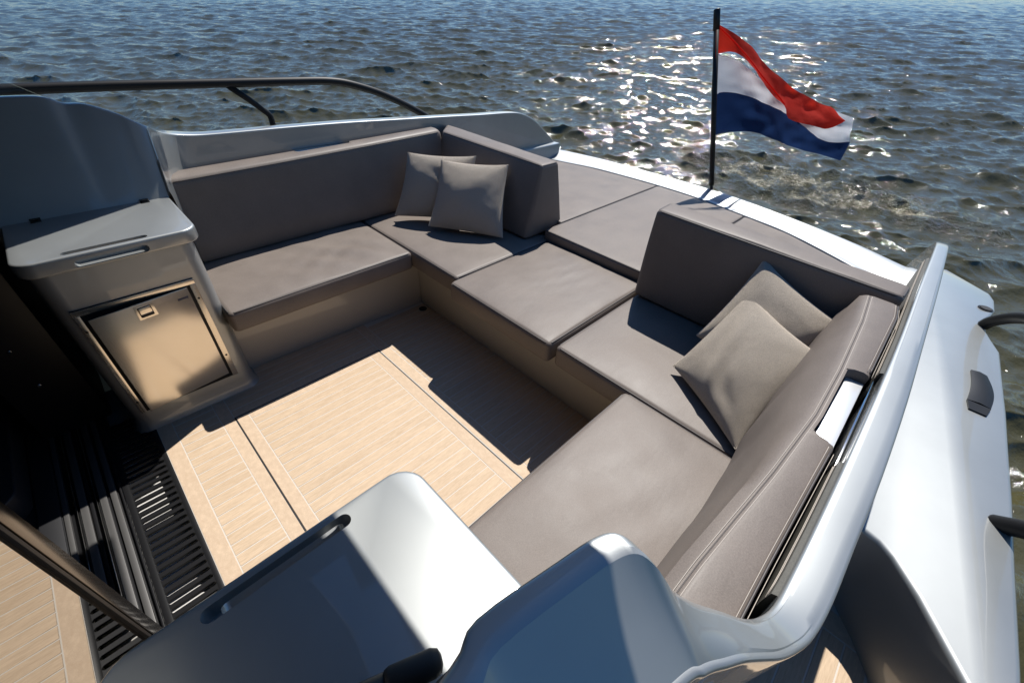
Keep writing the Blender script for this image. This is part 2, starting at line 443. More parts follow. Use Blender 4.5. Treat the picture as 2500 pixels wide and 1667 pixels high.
def sweep(name, st, m, parent, res=4):
    """st: list of (I, O, B, OB): inner edge, outer edge, inner bottom, outer bottom -> smooth moulding"""
    cols = [[Vector(s[k]) for s in st] for k in range(4)]
    I, O, B, OB = [catmull(c, res) for c in cols]
    V = []; n = len(I); prof = None
    for a, o, b, ob in zip(I, O, B, OB):
        w = o-a; L = w.length; wn = Vector((w.x, w.y, 0)).normalized(); r = min(.008, L*.16)
        rowp = []
        dn_ = (b-a); dl = dn_.length; dnn = dn_.normalized()
        rowp.append(b); rowp.append(a+dn_*.5); rowp.append(a+dnn*r*1.6)
        for t in (0, .17, .33, .5, .67, .83, 1):       # inner fillet
            c0 = a+dnn*r; c1 = a; c2 = a+wn*r
            rowp.append(c0*(1-t)**2+c1*2*t*(1-t)+c2*t*t)
        for t in (.16, .22, .27, .36, .48, .62, .78):
            p = a.lerp(o, t); s = min(1, max(0, (t-.20)/.78)); s = 1-(1-s)**1.25
            p.z = a.z+(o.z-a.z)*s + .0012*(1-(2*t-1)**2)
            rowp.append(p)
        for t in (0, .17, .33, .5, .67, .83, 1):
            dd = (ob-o).normalized(); c0 = o-wn*r*1.3; c0.z = o.z; c1 = o; c2 = o+dd*r*1.3
            rowp.append(c0*(1-t)**2+c1*2*t*(1-t)+c2*t*t)
        rowp.append(o+(ob-o).normalized()*r*2.2); rowp.append(o.lerp(ob, .5)); rowp.append(ob)
        prof = len(rowp); V += rowp
    F = []
    for i in range(n-1):
        for j in range(prof-1):
            F.append((i*prof+j, (i+1)*prof+j, (i+1)*prof+j+1, i*prof+j+1))
    F.append(tuple(range(prof))); F.append(tuple((n-1)*prof+j for j in range(prof))[::-1])
    o = obj(name, V, F, m, parent)
    bm = bmesh.new(); bm.from_mesh(o.data); bmesh.ops.recalc_face_normals(bm, faces=bm.faces); bm.to_mesh(o.data); bm.free()
    smooth_angle(o.data, 24)
    return o

pI = [(1.80, -2.045, .50), (1.62, -2.05, .60), (1.44, -2.055, .70), (1.28, -2.06, .79), (1.15, -2.062, .842), (1.0, -2.064, .855), (.6, -2.068, .855), (.2, -2.076, .85), (-.12, -2.077, .85), (-.4, -2.075, .85), (-.6, -2.072, .85), (-.72, -2.069, .85), (-.79, -2.064, .857), (-.835, -2.05, .875), (-.872, -2.03, .905), (-.9, -2.003, .93), (-.93, -1.973, .955), (-.95, -1.95, .98), (-.962, -1.934, 1.0), (-.968, -1.918, 1.022), (-.972, -1.898, 1.04), (-.98, -1.876, 1.05), (-1.0, -1.862, 1.05), (-1.05, -1.85, 1.05), (-1.15, -1.832, 1.055), (-1.19, -1.846, 1.058), (-1.3, -1.85, 1.07), (-1.6, -1.80, 1.10), (-2.2, -1.76, 1.15)]
pO = [(1.80, -2.10, .50), (1.62, -2.10, .60), (1.44, -2.10, .70), (1.28, -2.103, .79), (1.15, -2.106, .842), (1.0, -2.108, .855), (.6, -2.12, .855), (.2, -2.13, .85), (-.12, -2.136, .85), (-.4, -2.136, .85), (-.6, -2.131, .85), (-.72, -2.128, .85), (-.79, -2.12, .855), (-.835, -2.105, .872), (-.872, -2.088, .895), (-.9, -2.07, .915), (-.93, -2.05, .935), (-.955, -2.036, .945), (-.97, -2.027, .95), (-.98, -2.022, .953), (-.987, -2.019, .955), (-.996, -2.013, .957), (-1.02, -2.006, .96), (-1.06, -1.997, .965), (-1.15, -1.982, .975), (-1.19, -1.978, .98), (-1.3, -1.967, .99), (-1.6, -1.95, 1.02), (-2.2, -1.93, 1.06)]
st = []
for a, o in zip(pI, pO):
    if a[0] > -.94: b = (a[0]-(.02 if a[0] < -.8 else 0), a[1]-.004, .36 if a[0] > -.8 else .38)
    elif a[0] > -.985: b = (a[0]-.02, a[1]-.012, .5)
    else: b = (a[0]-.012, a[1]+(-.004 if a[0] > -1.16 else .06), .792)
    ob = (o[0], o[1]+.004, .45) if a[0] > -.35 else (o[0]-.02, o[1]+.03, .33)
    st.append((a, o, b, ob))
sweep('port_coaming', st, M_GEL, BOAT)

sI = [(1.99, .60, .52), (1.856, .60, .62), (1.688, .60, .743), (1.60, .60, .80), (1.48, .60, .85), (1.337, .60, .878), (1.0, .60, .893), (.738, .60, .907), (.3, .60, .928), (-.04, .60, .944), (-.35, .60, .953), (-.61, .60, .958), (-.75, .598, .963), (-.83, .588, .975), (-.88, .56, .992), (-.915, .52, 1.012), (-.935, .48, 1.03), (-.95, .447, 1.045), (-.965, .437, 1.054), (-1.0, .446, 1.08), (-1.03, .458, 1.10), (-1.105, .478, 1.133), (-1.163, .485, 1.139), (-1.21, .49, 1.162), (-1.32, .495, 1.168), (-1.7, .50, 1.17), (-2.2, .5, 1.18)]
st = []
for a in sI:
    blk = a[0] < -.87
    o = (a[0]-(.03 if blk else 0), .675 if not blk else .66, a[2]-(.06 if a[0] < -.93 else 0))
    if a[0] > -.94: b = (a[0]-(.03 if a[0] < -.8 else 0), a[1]-.003 if a[1] > .58 else a[1]-.06, .40)
    else: b = (a[0]-.035, .325, .795)
    ob = (o[0], o[1]-.004, .45)
    st.append((a, o, b, ob))
sweep('starboard_coaming', st, M_GEL, BOAT)

# transom coaming (white-lit ledge) as a swept ledge
tout = [(2.03, .66), (2.075, .45), (2.125, .15), (2.14, -.15), (2.15, -.5), (2.145, -.8), (2.10, -1.14), (2.01, -1.5), (1.91, -1.80), (1.80, -2.03), (1.78, -2.12)]
tin = [(1.72, .66), (1.78, .42), (1.86, .15), (1.895, -.15), (1.913, -.45), (1.901, -.77), (1.834, -1.15), (1.762, -1.45), (1.56, -1.84), (1.40, -2.06), (1.37, -2.1)]
st = [((i[0]+.02, i[1], .490), (o[0]-.085, o[1], .530), (i[0]-.01, i[1], .30), (o[0]+.0, o[1], -.9)) for i, o in zip(tin, tout)]
sweep('transom_coaming', st, M_GEL, BOAT)

# port side deck
pw = [(1.60, -2.10), (1.634, -2.19), (1.477, -2.361), (1.41, -2.38), (1.30, -2.385), (1.22, -2.372), (1.126, -2.345), (.99, -2.385), (.906, -2.412), (.505, -2.438), (.302, -2.448), (.094, -2.459), (-.134, -2.467), (-.39, -2.478), (-1.6, -2.50), (-1.6, -2.47), (-.62, -2.455), (-.49, -2.40), (-.373, -2.315), (-.315, -2.262), (-.297, -2.235), (-.29, -2.20), (-.285, -2.12)]
prism('side_deck', pw[::-1], .33, .60, M_GEL, BOAT, bev=.012, top_only=True)
prism('hull_flare', [(1.60, -2.10), (1.62, -2.2), (1.475, -2.372), (1.30, -2.395), (.906, -2.418), (.3, -2.455), (-.39, -2.484), (-1.6, -2.507), (-1.6, -2.475), (-.35, -2.46), (-.2, -2.3), (-.2, -2.1)][::-1], -.9, .535, M_GEL, BOAT, bev=.02, top_only=True)
prism('starboard_side_deck', [(1.9, .66), (1.6, .86), (1.0, .93), (-.5, .99), (-2.2, 1.0), (-2.2, .55), (1.9, .55)], .30, .60, M_GEL, BOAT, bev=.012, top_only=True)
prism('starboard_hull', [(1.92, .66), (1.62, .89), (1.0, .97), (-.5, 1.03), (-2.2, 1.04), (-2.2, .6), (1.9, .6)], -.9, .56, M_GEL, BOAT, bev=.02, top_only=True)
# walkway on the port side
box('walkway_wall', -1.7, -.30, -2.1, -2.02, .30, .66, M_BEIGE, BOAT, bev=.01)

# seat plinths and inner shell
prism('aft_plinth', [(0, .02), (0, -1.64), (.62, -1.64), (.62, .6), (0, .6)][::-1], -.02, .333, M_BEIGE, BOAT, bev=.006)
prism('starboard_plinth', [(-1.03, .07), (-.002, .02), (-.002, .6), (-1.03, .6)], -.02, .331, M_BEIGE, BOAT, bev=.006)
prism('port_plinth', [(-1.03, -1.65), (-.002, -1.62), (-.002, -2.08), (-1.03, -2.08)][::-1], -.02, .331, M_BEIGE, BOAT, bev=.006)
box('sunpad_base', .60, 1.88, -2.05, .60, .1, .418, M_GEL, BOAT, bev=.01)
box('seat_back_shell', .56, .66, -2.05, .60, .1, .425, M_GEL, BOAT, bev=.006)
# steel supports in the backrest notches
box('backrest_bracket', -.357, -.061, -2.056, -2.0155, .50, .810, M_SATIN, BOAT, bev=.003)
box('backrest_bracket', -.35, -.055, .553, .592, .50, .842, M_STEEL, BOAT, bev=.003)
box('coaming_rail', -.40, -.02, -2.0735, -2.0685, .60, .81, M_STEEL, BOAT, bev=.002)
def liner(xs, name='coaming_liner'):
    V = []; F = []
    for x in xs:
        y = float(np.interp(x, [q[0] for q in pI[::-1]], [q[1] for q in pI[::-1]]))
        for dy, z in ((-.002, .835), (.006, .830), (.008, .80), (.008, .50), (-.002, .49)): V.append((x, y+dy, z))
    for i in range(len(xs)-1):
        for j in range(4): F.append((i*5+j, i*5+j+1, i*5+j+6, i*5+j+5))
    F += [(0, 1, 2, 3, 4), tuple((len(xs)-1)*5+j for j in range(5))[::-1]]
    o = obj(name, V, F, M_LINER, BOAT); smooth_angle(o.data, 40)
    for zz in (.822, .812): tube('liner_stitching', [(x, float(np.interp(x, [q[0] for q in pI[::-1]], [q[1] for q in pI[::-1]]))+.0078, zz) for x in xs], .0007, M_STITCH, BOAT, seg=4)
liner(list(np.linspace(-.76, -.405, 14))); liner(list(np.linspace(-.015, .95, 30)))

# ------------------------------------------------------------------ cockpit sole
FLOOR = struct(box('floor', -1.4440, .02, -2.0, .2, -.06, -.0007, M_CAULK, None, bev=0), 'teak planked cockpit floor with pale caulk seams')
def plank_set(parent, x0, x1, y0, y1, pitch=.0475, gap=.0036, z=0.0):
    n = max(1, round((y1-y0)/pitch)); p = (y1-y0)/n
    me0 = None
    for i in range(n):
        a = y0+i*p
        o = box('plank', x0, x1, -p/2+gap/2, p/2-gap/2, -.006, 0, M_TEAK, None, bev=.0008, seg=1) if me0 is None else bpy.data.objects.new('plank', me0)
        if me0 is None: me0 = o.data
        else: COL.objects.link(o)
        o.parent = parent; o.location = (0, a+p/2, z)
def board(parent, x0, x1, y0, y1, z=0.): return box('margin_board', x0, x1, y0, y1, z-.006, z, M_MARGIN, parent, bev=.0008, seg=1)
g = .0036
# forward strip
board(FLOOR, -1.442, -1.390, -1.72, -.055); board(FLOOR, -1.390+g, -1.235, -.105+g, -.055)
plank_set(FLOOR, -1.390+g, -1.235, -1.72, -.105); board(FLOOR, -1.235+g, -1.1845, -1.72, -.055)
# starboard strip between hatch and plinth
plank_set(FLOOR, -1.1845+g, -.456, -.169, .16, .0475); board(FLOOR, -1.1845+g, -.456, -.220, -.169-g)
plank_set(FLOOR, -1.44, -1.1845, -.055+g, .16)
# aft strip
board(FLOOR, -.456+g, -.400, -1.72, .16); plank_set(FLOOR, -.400+g, .0, -1.72, .0)
# hatch
HATCH = empty('floor_hatch', (-.82, -.9, 0)); tag(HATCH, 'rectangular teak floor hatch outlined by a thin black gap', 'hatch')
def hk(o): return keep(o, HATCH)
hk(box('gasket', -1.1838, -.4568, -1.52, -.2212, -.03, -.0002, M_RUBBER, None, bev=0))
hk(box('panel', -1.178, -.463, -1.515, -.228, -.02, .0008, M_CAULK, None, bev=.001, seg=1))
for a in ((-1.1775, -1.131, -1.515, -.2285), (-.5185, -.4635, -1.515, -.2285), (-1.131+g, -.5185-g, -.274, -.2285)):
    hk(box('margin_board', *a, -.004, .0015, M_MARGIN, None, bev=.0008, seg=1))
n = 26; p = (1.515-.274)/n
me0 = None
for i in range(n):
    y = -.274-g/2-(i+.5)*p
    if me0 is None:
        o = box('plank', -1.131+g, -.5185-g, -p/2+g/2, p/2-g/2, -.004, .0015, M_TEAK, None, bev=.0008, seg=1); me0 = o.data
    else:
        o = bpy.data.objects.new('plank', me0); COL.objects.link(o)
    o.location = (0, y, 0); keep(o, HATCH)
# drain
DR = empty('floor_drain', (-.036, -.046, 0)); tag(DR, 'small round dark drain in the floor corner under the seats', 'drain')
keep(cyl('ring', (-.04, -.05, .001), .024, .004, M_BLACK), DR); keep(cyl('cap', (-.04, -.05, .0025), .018, .004, M_RUBBER), DR)

# side walkway planks
WALK = struct(box('walkway', -1.7, -.27, -2.52, -2.02, .28, .3502, M_CAULK, None, bev=0), 'teak planked side walkway beside the port coaming')
plank_set(WALK, -1.7, -.40, -2.36, -2.06, .0475, z=.351); board(WALK, -.40+g, -.34, -2.36, -2.03, .351)
b_ = board(WALK, -1.7, -.34, -2.42, -2.36-g, .351)

# ------------------------------------------------------------------ vent grille, door tracks, sliding door
GR = empty('floor_vent_grille', (-1.522, -.8, 0)); tag(GR, 'black slotted vent grille strip along the edge of the cockpit floor', 'vent')
def gk(o): return keep(o, GR)
gk(box('side_rail', -1.460, -1.4435, -1.75, .45, -.010, .001, M_BLACK, None, bev=.0015)); gk(box('side_rail', -1.6035, -1.583, -1.75, .45, -.010, .001, M_BLACK, None, bev=.0015))
def slat_mesh():
    L0, L1 = -.0625, .0625; h = .0318; sw = .0150; r = sw/2; pts = []
    def arc(cx, cy, a0, a1): return [(cx+r*math.cos(a0+(a1-a0)*k/6), cy+r*math.sin(a0+(a1-a0)*k/6)) for k in range(7)]
    # slat between two slots: concave ends hug the round slot ends
    up, lo = h/2, -h/2
    pts = [(L0, lo)]+[(L0+r-r*math.cos(t), lo+r*math.sin(t)) for t in np.linspace(0, math.pi/2, 6)]+[(L1-r+r*math.sin(t), lo+r*math.cos(t)) for t in np.linspace(0, math.pi/2, 6)]+[(L1, lo)]
    pts += [(L1, up)]+[(L1-r+r*math.cos(t), up-r*math.sin(t)) for t in np.linspace(0, math.pi/2, 6)]+[(L0+r-r*math.sin(t), up-r*math.cos(t)) for t in np.linspace(0, math.pi/2, 6)]+[(L0, up)]
    out = []
    for q in pts:
        if not out or (abs(q[0]-out[-1][0])+abs(q[1]-out[-1][1])) > 1e-5: out.append(q)
    bm = bmesh.new(); hi = [bm.verts.new((x, y, .001)) for x, y in out]; lo_ = [bm.verts.new((x, y, -.008)) for x, y in out]; n = len(out)
    bm.faces.new(hi)
    for i in range(n): bm.faces.new((lo_[i], lo_[(i+1) % n], hi[(i+1) % n], hi[i]))
    bmesh.ops.recalc_face_normals(bm, faces=bm.faces)
    me = bpy.data.meshes.new('slat'); bm.to_mesh(me); bm.free(); me.materials.append(M_BLACK); return me
sm = slat_mesh()
for i in range(52):
    o = bpy.data.objects.new('slat', sm); COL.objects.link(o); o.location = (-1.5215, .06-i*.0318, 0); gk(o)
gk(box('tray', -1.60, -1.445, -1.75, .45, -.09, -.075, M_TRAY, None, bev=0))
TR = empty('door_track', (-1.69, -.8, 0)); tag(TR, 'black sliding door track with two thin bright steel rails', 'door track')
def tk(o): return keep(o, TR)
tk(box('base', -1.77, -1.606, -1.75, .6, -.05, -.012, M_BLACK, None, bev=.001))
for x0, x1, z, m in ((-1.612, -1.606, .002, M_BLACK), (-1.640, -1.622, .0, M_GREYALU), (-1.672, -1.652, -.004, M_GREYALU), (-1.728, -1.706, -.004, M_GREYALU), (-1.772, -1.757, .0, M_GREYALU), (-1.700, -1.690, -.001, M_BLACK)):
    tk(box('ridge', x0, x1, -1.75, .6, -.014, z, m, None, bev=.0012))
for x in (-1.6795, -1.7355): tk(box('rail', x-.0022, x+.0022, -1.75, .6, -.014, .006, M_STEEL, None, bev=.001))
DOOR = empty('sliding_door', (-1.61, -1.2, 0)); tag(DOOR, 'parked sliding door of mirror-tinted glass with dark bronze stile', 'door')
def dk(o): return keep(o, DOOR)
dk(box('stile', -1.632, -1.598, -1.035, -.975, .006, 1.9, M_TRIM, None, bev=.003)); dk(box('seal', -1.615, -1.600, -1.052, -1.037, .006, 1.9, M_RUBBER, None, bev=.002))
dk(box('glass', -1.612, -1.607, -1.95, -1.050, .03, 1.9, M_MIRROR, None, bev=0)); dk(box('bottom_rail', -1.632, -1.600, -1.95, -1.053, .006, .034, M_TRIM, None, bev=.002))
dk(box('top_rail', -1.632, -1.598, -1.95, -.975, 1.902, 1.93, M_TRIM, None, bev=.002))
# dark cabin beyond the door
CAB = empty('cabin', (-2.4, -.8, 0)); tag(CAB, 'unlit dark cabin interior seen through the open doorway', 'cabin')
def ck(o): return keep(o, CAB)
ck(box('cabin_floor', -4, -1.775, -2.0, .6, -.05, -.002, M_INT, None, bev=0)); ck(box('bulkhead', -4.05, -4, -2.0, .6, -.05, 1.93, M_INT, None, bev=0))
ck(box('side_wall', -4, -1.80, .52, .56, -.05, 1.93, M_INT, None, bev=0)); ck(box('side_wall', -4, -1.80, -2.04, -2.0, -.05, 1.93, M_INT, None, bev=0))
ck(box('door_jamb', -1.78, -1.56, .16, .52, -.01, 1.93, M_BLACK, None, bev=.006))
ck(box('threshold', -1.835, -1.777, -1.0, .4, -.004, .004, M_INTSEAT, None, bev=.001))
for z in (.25, .42, .60): ck(cyl('screw', (-1.68, .158, z), .006, .004, M_STEEL, axis='Y', seg=10))
ck(prism('interior_locker', round_poly([(-2.6, -.25), (-1.84, -.25), (-1.84, .4), (-2.6, .4)], .07), -.0, .10, M_INTSEAT, None, bev=.006))
ROOF = empty('roof_and_shade_slabs', (-2, -1, 1.7)); tag(ROOF, 'unseen silver roof above the camera, with slabs added to shade the near cabinet', 'roof')  # out of view; slabs added to cast shade and darken reflections
keep(prism('roof_panel', round_poly([(-4.2, -2.1), (-1.92, -2.1), (-1.92, .62), (-4.2, .62)], [0, .03, .03, 0]), 1.945, 2.0, M_GEL, None, bev=.01), ROOF)
keep(prism('aft_shade_slab', round_poly([(-1.06, -1.80), (-.612, -1.80), (-.612, -.0), (-1.06, -.0)], .03), 1.685, 1.715, M_GEL, None, bev=.008), ROOF)  # added unseen slab, sized to cast shade on the port lid and moulding
keep(prism('roof_panel', round_poly([(-1.95, -2.05), (-1.25, -2.05), (-1.25, -1.05), (-1.065, -1.05), (-1.065, .62), (-1.95, .62)], .01), 1.716, 1.755, M_TRIMROOF, None, bev=.006), ROOF)  # added unseen dark panel, extended to darken reflections and sky light below it
keep(prism('side_shade_slab', [(-1.06, .30), (-.94, .36), (-.44, .62), (-.44, .72), (-1.06, .72)], 1.675, 1.712, M_GEL, None, bev=.004), ROOF)  # added unseen piece, its edge cut to throw shade across the galley lid

# ------------------------------------------------------------------ galley cabinets
def handle_cut(lid, xa, xb, yf, s):
    """finger slot from above and from the front leaves a grip bar; s=+1: inboard edge faces -y"""
    def cap(y0, y1, z0, z1, rr):
        o = prism('c', round_poly([(xa, min(y0, y1)), (xb, min(y0, y1)), (xb, max(y0, y1)), (xa, max(y0, y1))], rr), z0, z1, None, None, bev=0); return o
    top = cap(yf+s*.017, yf+s*.042, .768, .83, .0122)
    bm = bmesh.new(); pts = round_poly([(xa+.02, .755), (xb-.012, .755), (xb-.012, .781), (xa+.02, .781)], .0125)
    a = [bm.verts.new((x, yf-s*.02, z)) for x, z in pts]; b = [bm.verts.new((x, yf+s*.040, z)) for x, z in pts]; n = len(pts)
    bm.faces.new(a); bm.faces.new(b[::-1])
    for i in range(n): bm.faces.new((a[i], b[i], b[(i+1) % n], a[(i+1) % n]))
    bmesh.ops.recalc_face_normals(bm, faces=bm.faces); me = bpy.data.meshes.new('c'); bm.to_mesh(me); bm.free(); fr = link('c', me, None)
    boolean(lid, [top, fr])

GC = empty('galley_cabinet', (-1.26, .15, 0)); tag(GC, 'silver galley cabinet with steel fridge drawer and hinged lid, left of the sofa', 'cabinet')
def kk(o): return keep(o, GC)
# body: rounded column flaring slightly at the foot
def cab_body(x0, x1, yf, yb, z0, z1, m, s=1, lean=.0, rad=.055):
    rows = []; zs = [z0, z0+.012, z0+.03, z0+.06, z0+.12, (z0+z1)/2, z1-.03, z1]
    for z in zs:
        fl = .016*max(0, 1-(z-z0)/.06)**2
        q = round_poly([(x0-fl, yf-s*fl+s*lean*(z1-z)), (x1+fl, yf-s*fl+s*lean*(z1-z)), (x1+fl, yb), (x0-fl, yb)] if s > 0 else [(x0-fl, yb), (x1+fl, yb), (x1+fl, yf-s*fl+s*lean*(z1-z)), (x0-fl, yf-s*fl+s*lean*(z1-z))], [rad, rad, .01, .01] if s > 0 else [.01, .01, rad, rad], 7)
        rows.append([(x, y, z) for x, y in q])
    n = len(rows[0]); V = [p for r_ in rows for p in r_]; F = []
    for i in range(len(rows)-1):
        for j in range(n): F.append((i*n+j, i*n+(j+1) % n, (i+1)*n+(j+1) % n, (i+1)*n+j))
    F.append(tuple((len(rows)-1)*n+j for j in range(n)))
    o = obj('body', V, F, m); smooth_angle(o.data, 40); return o
YF = -.055
kk(cab_body(-1.492, -1.022, YF, .42, 0, .742, M_GEL, 1))
lid = prism('lid', round_poly([(-1.508, -.078), (-1.0, -.078), (-.998, .372), (-1.508, .372)], [.055, .055, .008, .008]), .748, .80, M_GEL, None, bev=.008)
handle_cut(lid, -1.385, -1.150, -.078, 1)
kk(lid)
for x in (-1.415, -1.085):
    h = kk(box('hinge', x-.015, x+.015, .300, .318, .800, .803, M_TRIM, None, bev=.0008)); k = cyl('knuckle', (x, .322, .806), .0038, .030, M_TRIM, None, axis='X', seg=10); k.parent = h; k.matrix_parent_inverse = h.matrix_parent_inverse.copy()
    k.matrix_parent_inverse = Matrix.Identity(4)
kk(box('lid_seam', -1.50, -1.0, .330, .335, .799, .8008, M_RUBBER, None, bev=0))
# fridge drawer in the front
def fk(o): return kk(o)
yf = YF-.001
fk(box('fridge_recess', -1.452, -1.082, yf-.002, yf+.02, .098, .607, M_BLACK, None, bev=.002))
fr = fk(box('fridge_frame', -1.452, -1.082, yf-.007, yf-.0025, .585, .605, M_BRUSH, None, bev=.001))
fk(box('fridge_frame', -1.452, -1.434, yf-.007, yf-.0025, .100, .5845, M_BRUSH, None, bev=.001)); fk(box('fridge_frame', -1.103, -1.082, yf-.007, yf-.0025, .100, .5845, M_BRUSH, None, bev=.001))
for x, z in ((-1.443, .52), (-1.443, .16), (-1.0925, .52), (-1.0925, .22)): fk(cyl('screw', (x, yf-.0075, z), .0045, .003, M_BLACK, None, axis='Y', seg=10))
door = fk(box('fridge_door', -1.423, -1.114, yf-.010, yf-.003, .123, .579, M_BRUSH, None, bev=.002))
px_ = -1.114; rot = Matrix.Translation((px_, yf-.003, 0)) @ Matrix.Rotation(R(7), 4, 'Z') @ Matrix.Translation((-px_, -(yf-.003), 0))
door.data.transform(rot)
def sub(o, par):
    o.data.transform(rot)
    o.parent = par; o.matrix_parent_inverse = Matrix.Identity(4); return o
sub(box('latch_plate', -1.296, -1.236, yf-.0114, yf-.0098, .515, .571, M_BRUSH, None, bev=.0006), door); sub(box('latch', -1.288, -1.246, yf-.0130, yf-.0116, .524, .564, M_BLACK, None, bev=.003), door); sub(box('latch_button', -1.286, -1.248, yf-.0150, yf-.0132, .536, .5625, M_BRUSH, None, bev=.002), door)
bd = sub(box('badge', -1.160, -1.124, yf-.0116, yf-.0102, .537, .545, M_BADGE, None, bev=.0006), door)
# port cabinet
PC = empty('port_cabinet', (-1.26, -1.65, 0)); tag(PC, 'silver lidded cabinet in the near foreground, its lid half in sun and half in shade', 'cabinet')
def pk(o): return keep(o, PC)
pk(cab_body(-1.485, -1.03, -1.488, -1.95, 0, .742, M_GEL, -1))
lid2 = prism('lid', round_poly([(-1.503, -1.95), (-1.012, -1.95), (-1.012, -1.472), (-1.503, -1.472)], [.008, .008, .052, .05]), .748, .80, M_GEL, None, bev=.008)
handle_cut(lid2, -1.378, -1.150, -1.472, -1); pk(lid2)
RB = empty('window_rail', (-1.25, -1.75, .85)); tag(RB, 'black rubber-capped rail end on the near foreground moulding', 'rail')
a = Vector((-1.180, -1.785, .865)); d = Vector((-.80, .33, .02)).normalized()
keep(tube('rail', [a+d*.006, a+d*.3, a+d*.9], .013, M_BLACK, seg=14), RB); keep(tube('end_cap', [a-d*.012, a-d*.009, a, a+d*.05, a+d*.056], [.006, .013, .0165, .0165, .014], M_RUBBER, seg=16), RB)

# ------------------------------------------------------------------ seat cushions
def flat(x0, x1, y0, y1, z0, z1): return hexa([(x0, y0, z0), (x1, y0, z0), (x1, y1, z0), (x0, y1, z0), (x0, y0, z1), (x1, y0, z1), (x1, y1, z1), (x0, y1, z1)])
def wrinkle(cx, cy, ang, width, n, amp, seed=0):
    ca, sa = math.cos(ang), math.sin(ang)
    def fn(u, v):
        x, y = u-cx, v-cy; a = x*ca+y*sa; b = -x*sa+y*ca
        env = math.exp(-(a/width)**2-(b/.55)**2)
        return amp*env*math.sin(a*n+1.5*math.sin(b*2.5+seed))
    return fn
GS = 'taupe leather seat cushions of the sofa'
w1 = wrinkle(.30, -.25, .35, .55, 17, .0085); w1b = wrinkle(.1, -.3, -.6, .35, 22, .003, 2)
cushion('seat_cushion', flat(-1.03, -.117, -.118, .47, .335, .438), (.913, .588, .103), .02, .012, (30, 20, 2), lambda u, v: w1(u, v)+w1b(u, v), 'long wrinkled taupe leather seat cushion below the starboard backrest', 'cushion', GS, seed=1)
cushion('seat_cushion', flat(-.112, .62, -.488, .47, .335, .438), (.732, .958, .103), .02, .010, (18, 20, 2), None, 'corner seat cushion under the two leaning left-hand pillows', 'cushion', GS, seed=2)
wB = wrinkle(.45, -.1, 1.25, .5, 24, .003, 1)
cushion('seat_cushion', flat(-.163, .578, -1.148, -.498, .335, .440), (.741, .65, .105), .02, .012, (24, 20, 2), wB, 'middle aft seat cushion with a notched shadow, between the two aft backrests', 'cushion', GS, seed=3)
cushion('seat_cushion', flat(-.147, .56, -2.03, -1.168, .335, .438), (.707, .86, .103), .02, .010, (20, 22, 2), None, 'aft port seat cushion under the two tilted right-hand pillows', 'cushion', GS, seed=4)
cushion('seat_cushion', flat(-1.0, -.151, -2.045, -1.503, .335, .440), (.849, .542, .105), .02, .010, (26, 20, 2), wrinkle(.1, 0, 1.2, .8, 15, .0018, 3), 'wide port seat cushion nearest the camera beside the foreground cabinet', 'cushion', GS, seed=5)

# sunpads (aft edges follow the transom)
def aft_x(y):
    ys = [q[1] for q in tin][::-1]; xs = [q[0] for q in tin][::-1]
    return float(np.interp(y, ys, xs))-.012
def padfn(xf0, xf1, y0, y1, z0, z1):
    def fn(u, v, w):
        y = y0+(y1-y0)*(v+1)/2; xf = xf0+(xf1-xf0)*(v+1)/2; xa = aft_x(y)
        return Vector((xf+(xa-xf)*(u+1)/2, y, z0+(z1-z0)*(w+1)/2))
    return fn
GP = 'taupe sunpad cushions behind the backrests'
wp = wrinkle(.82, -.65, 1.0, .22, 26, .006); wp2 = wrinkle(-.35, -.75, .6, .16, 26, .004)
cushion('sunpad_cushion', padfn(.745, .745, -.447, .59, .42, .494), (1.05, 1.03, .074), .014, .006, (22, 20, 2), lambda u, v: wp(u, v)+wp2(u, v), 'left sunpad cushion behind the starboard-side aft backrest', 'cushion', GP, seed=6)
cushion('sunpad_cushion', padfn(.583, .583, -1.148, -.453, .42, .494), (1.3, .695, .074), .014, .006, (24, 16, 2), None, 'middle sunpad cushion in the gap between the aft backrests', 'cushion', GP, seed=7)
cushion('sunpad_cushion', padfn(.66, .66, -1.99, -1.154, .42, .494), (1.1, .836, .074), .014, .006, (20, 16, 2), None, 'right sunpad cushion mostly hidden behind the port aft backrest', 'cushion', GP, seed=8)

# backrests
GB = 'taupe leather backrest cushions of the sofa'
def back(name, c, dims, label, r=.02, n=(3, 20, 10), seed=0, puff=.004):
    return cushion('backrest_cushion', hexa(c), dims, r, puff, n, None, label, 'backrest', GB, seed=seed, front_puff=.009)
back('A', [(.458, -.414, .447), (.80, -.414, .447), (.80, .575, .447), (.455, .42, .447), (.552, -.418, .852), (.690, -.418, .852), (.705, .60, .862), (.545, .445, .862)], (.2, .93, .41), 'wedge backrest behind the left-hand pillows, its end face toward the sunpad', seed=11)
back('E', [(.432, -2.03, .447), (.66, -2.03, .447), (.68, -1.16, .447), (.434, -1.163, .447), (.425, -2.048, .862), (.535, -2.052, .862), (.585, -1.158, .867), (.449, -1.163, .865)], (.17, .88, .42), 'tall aft port backrest standing behind the right-hand pillows', seed=12)

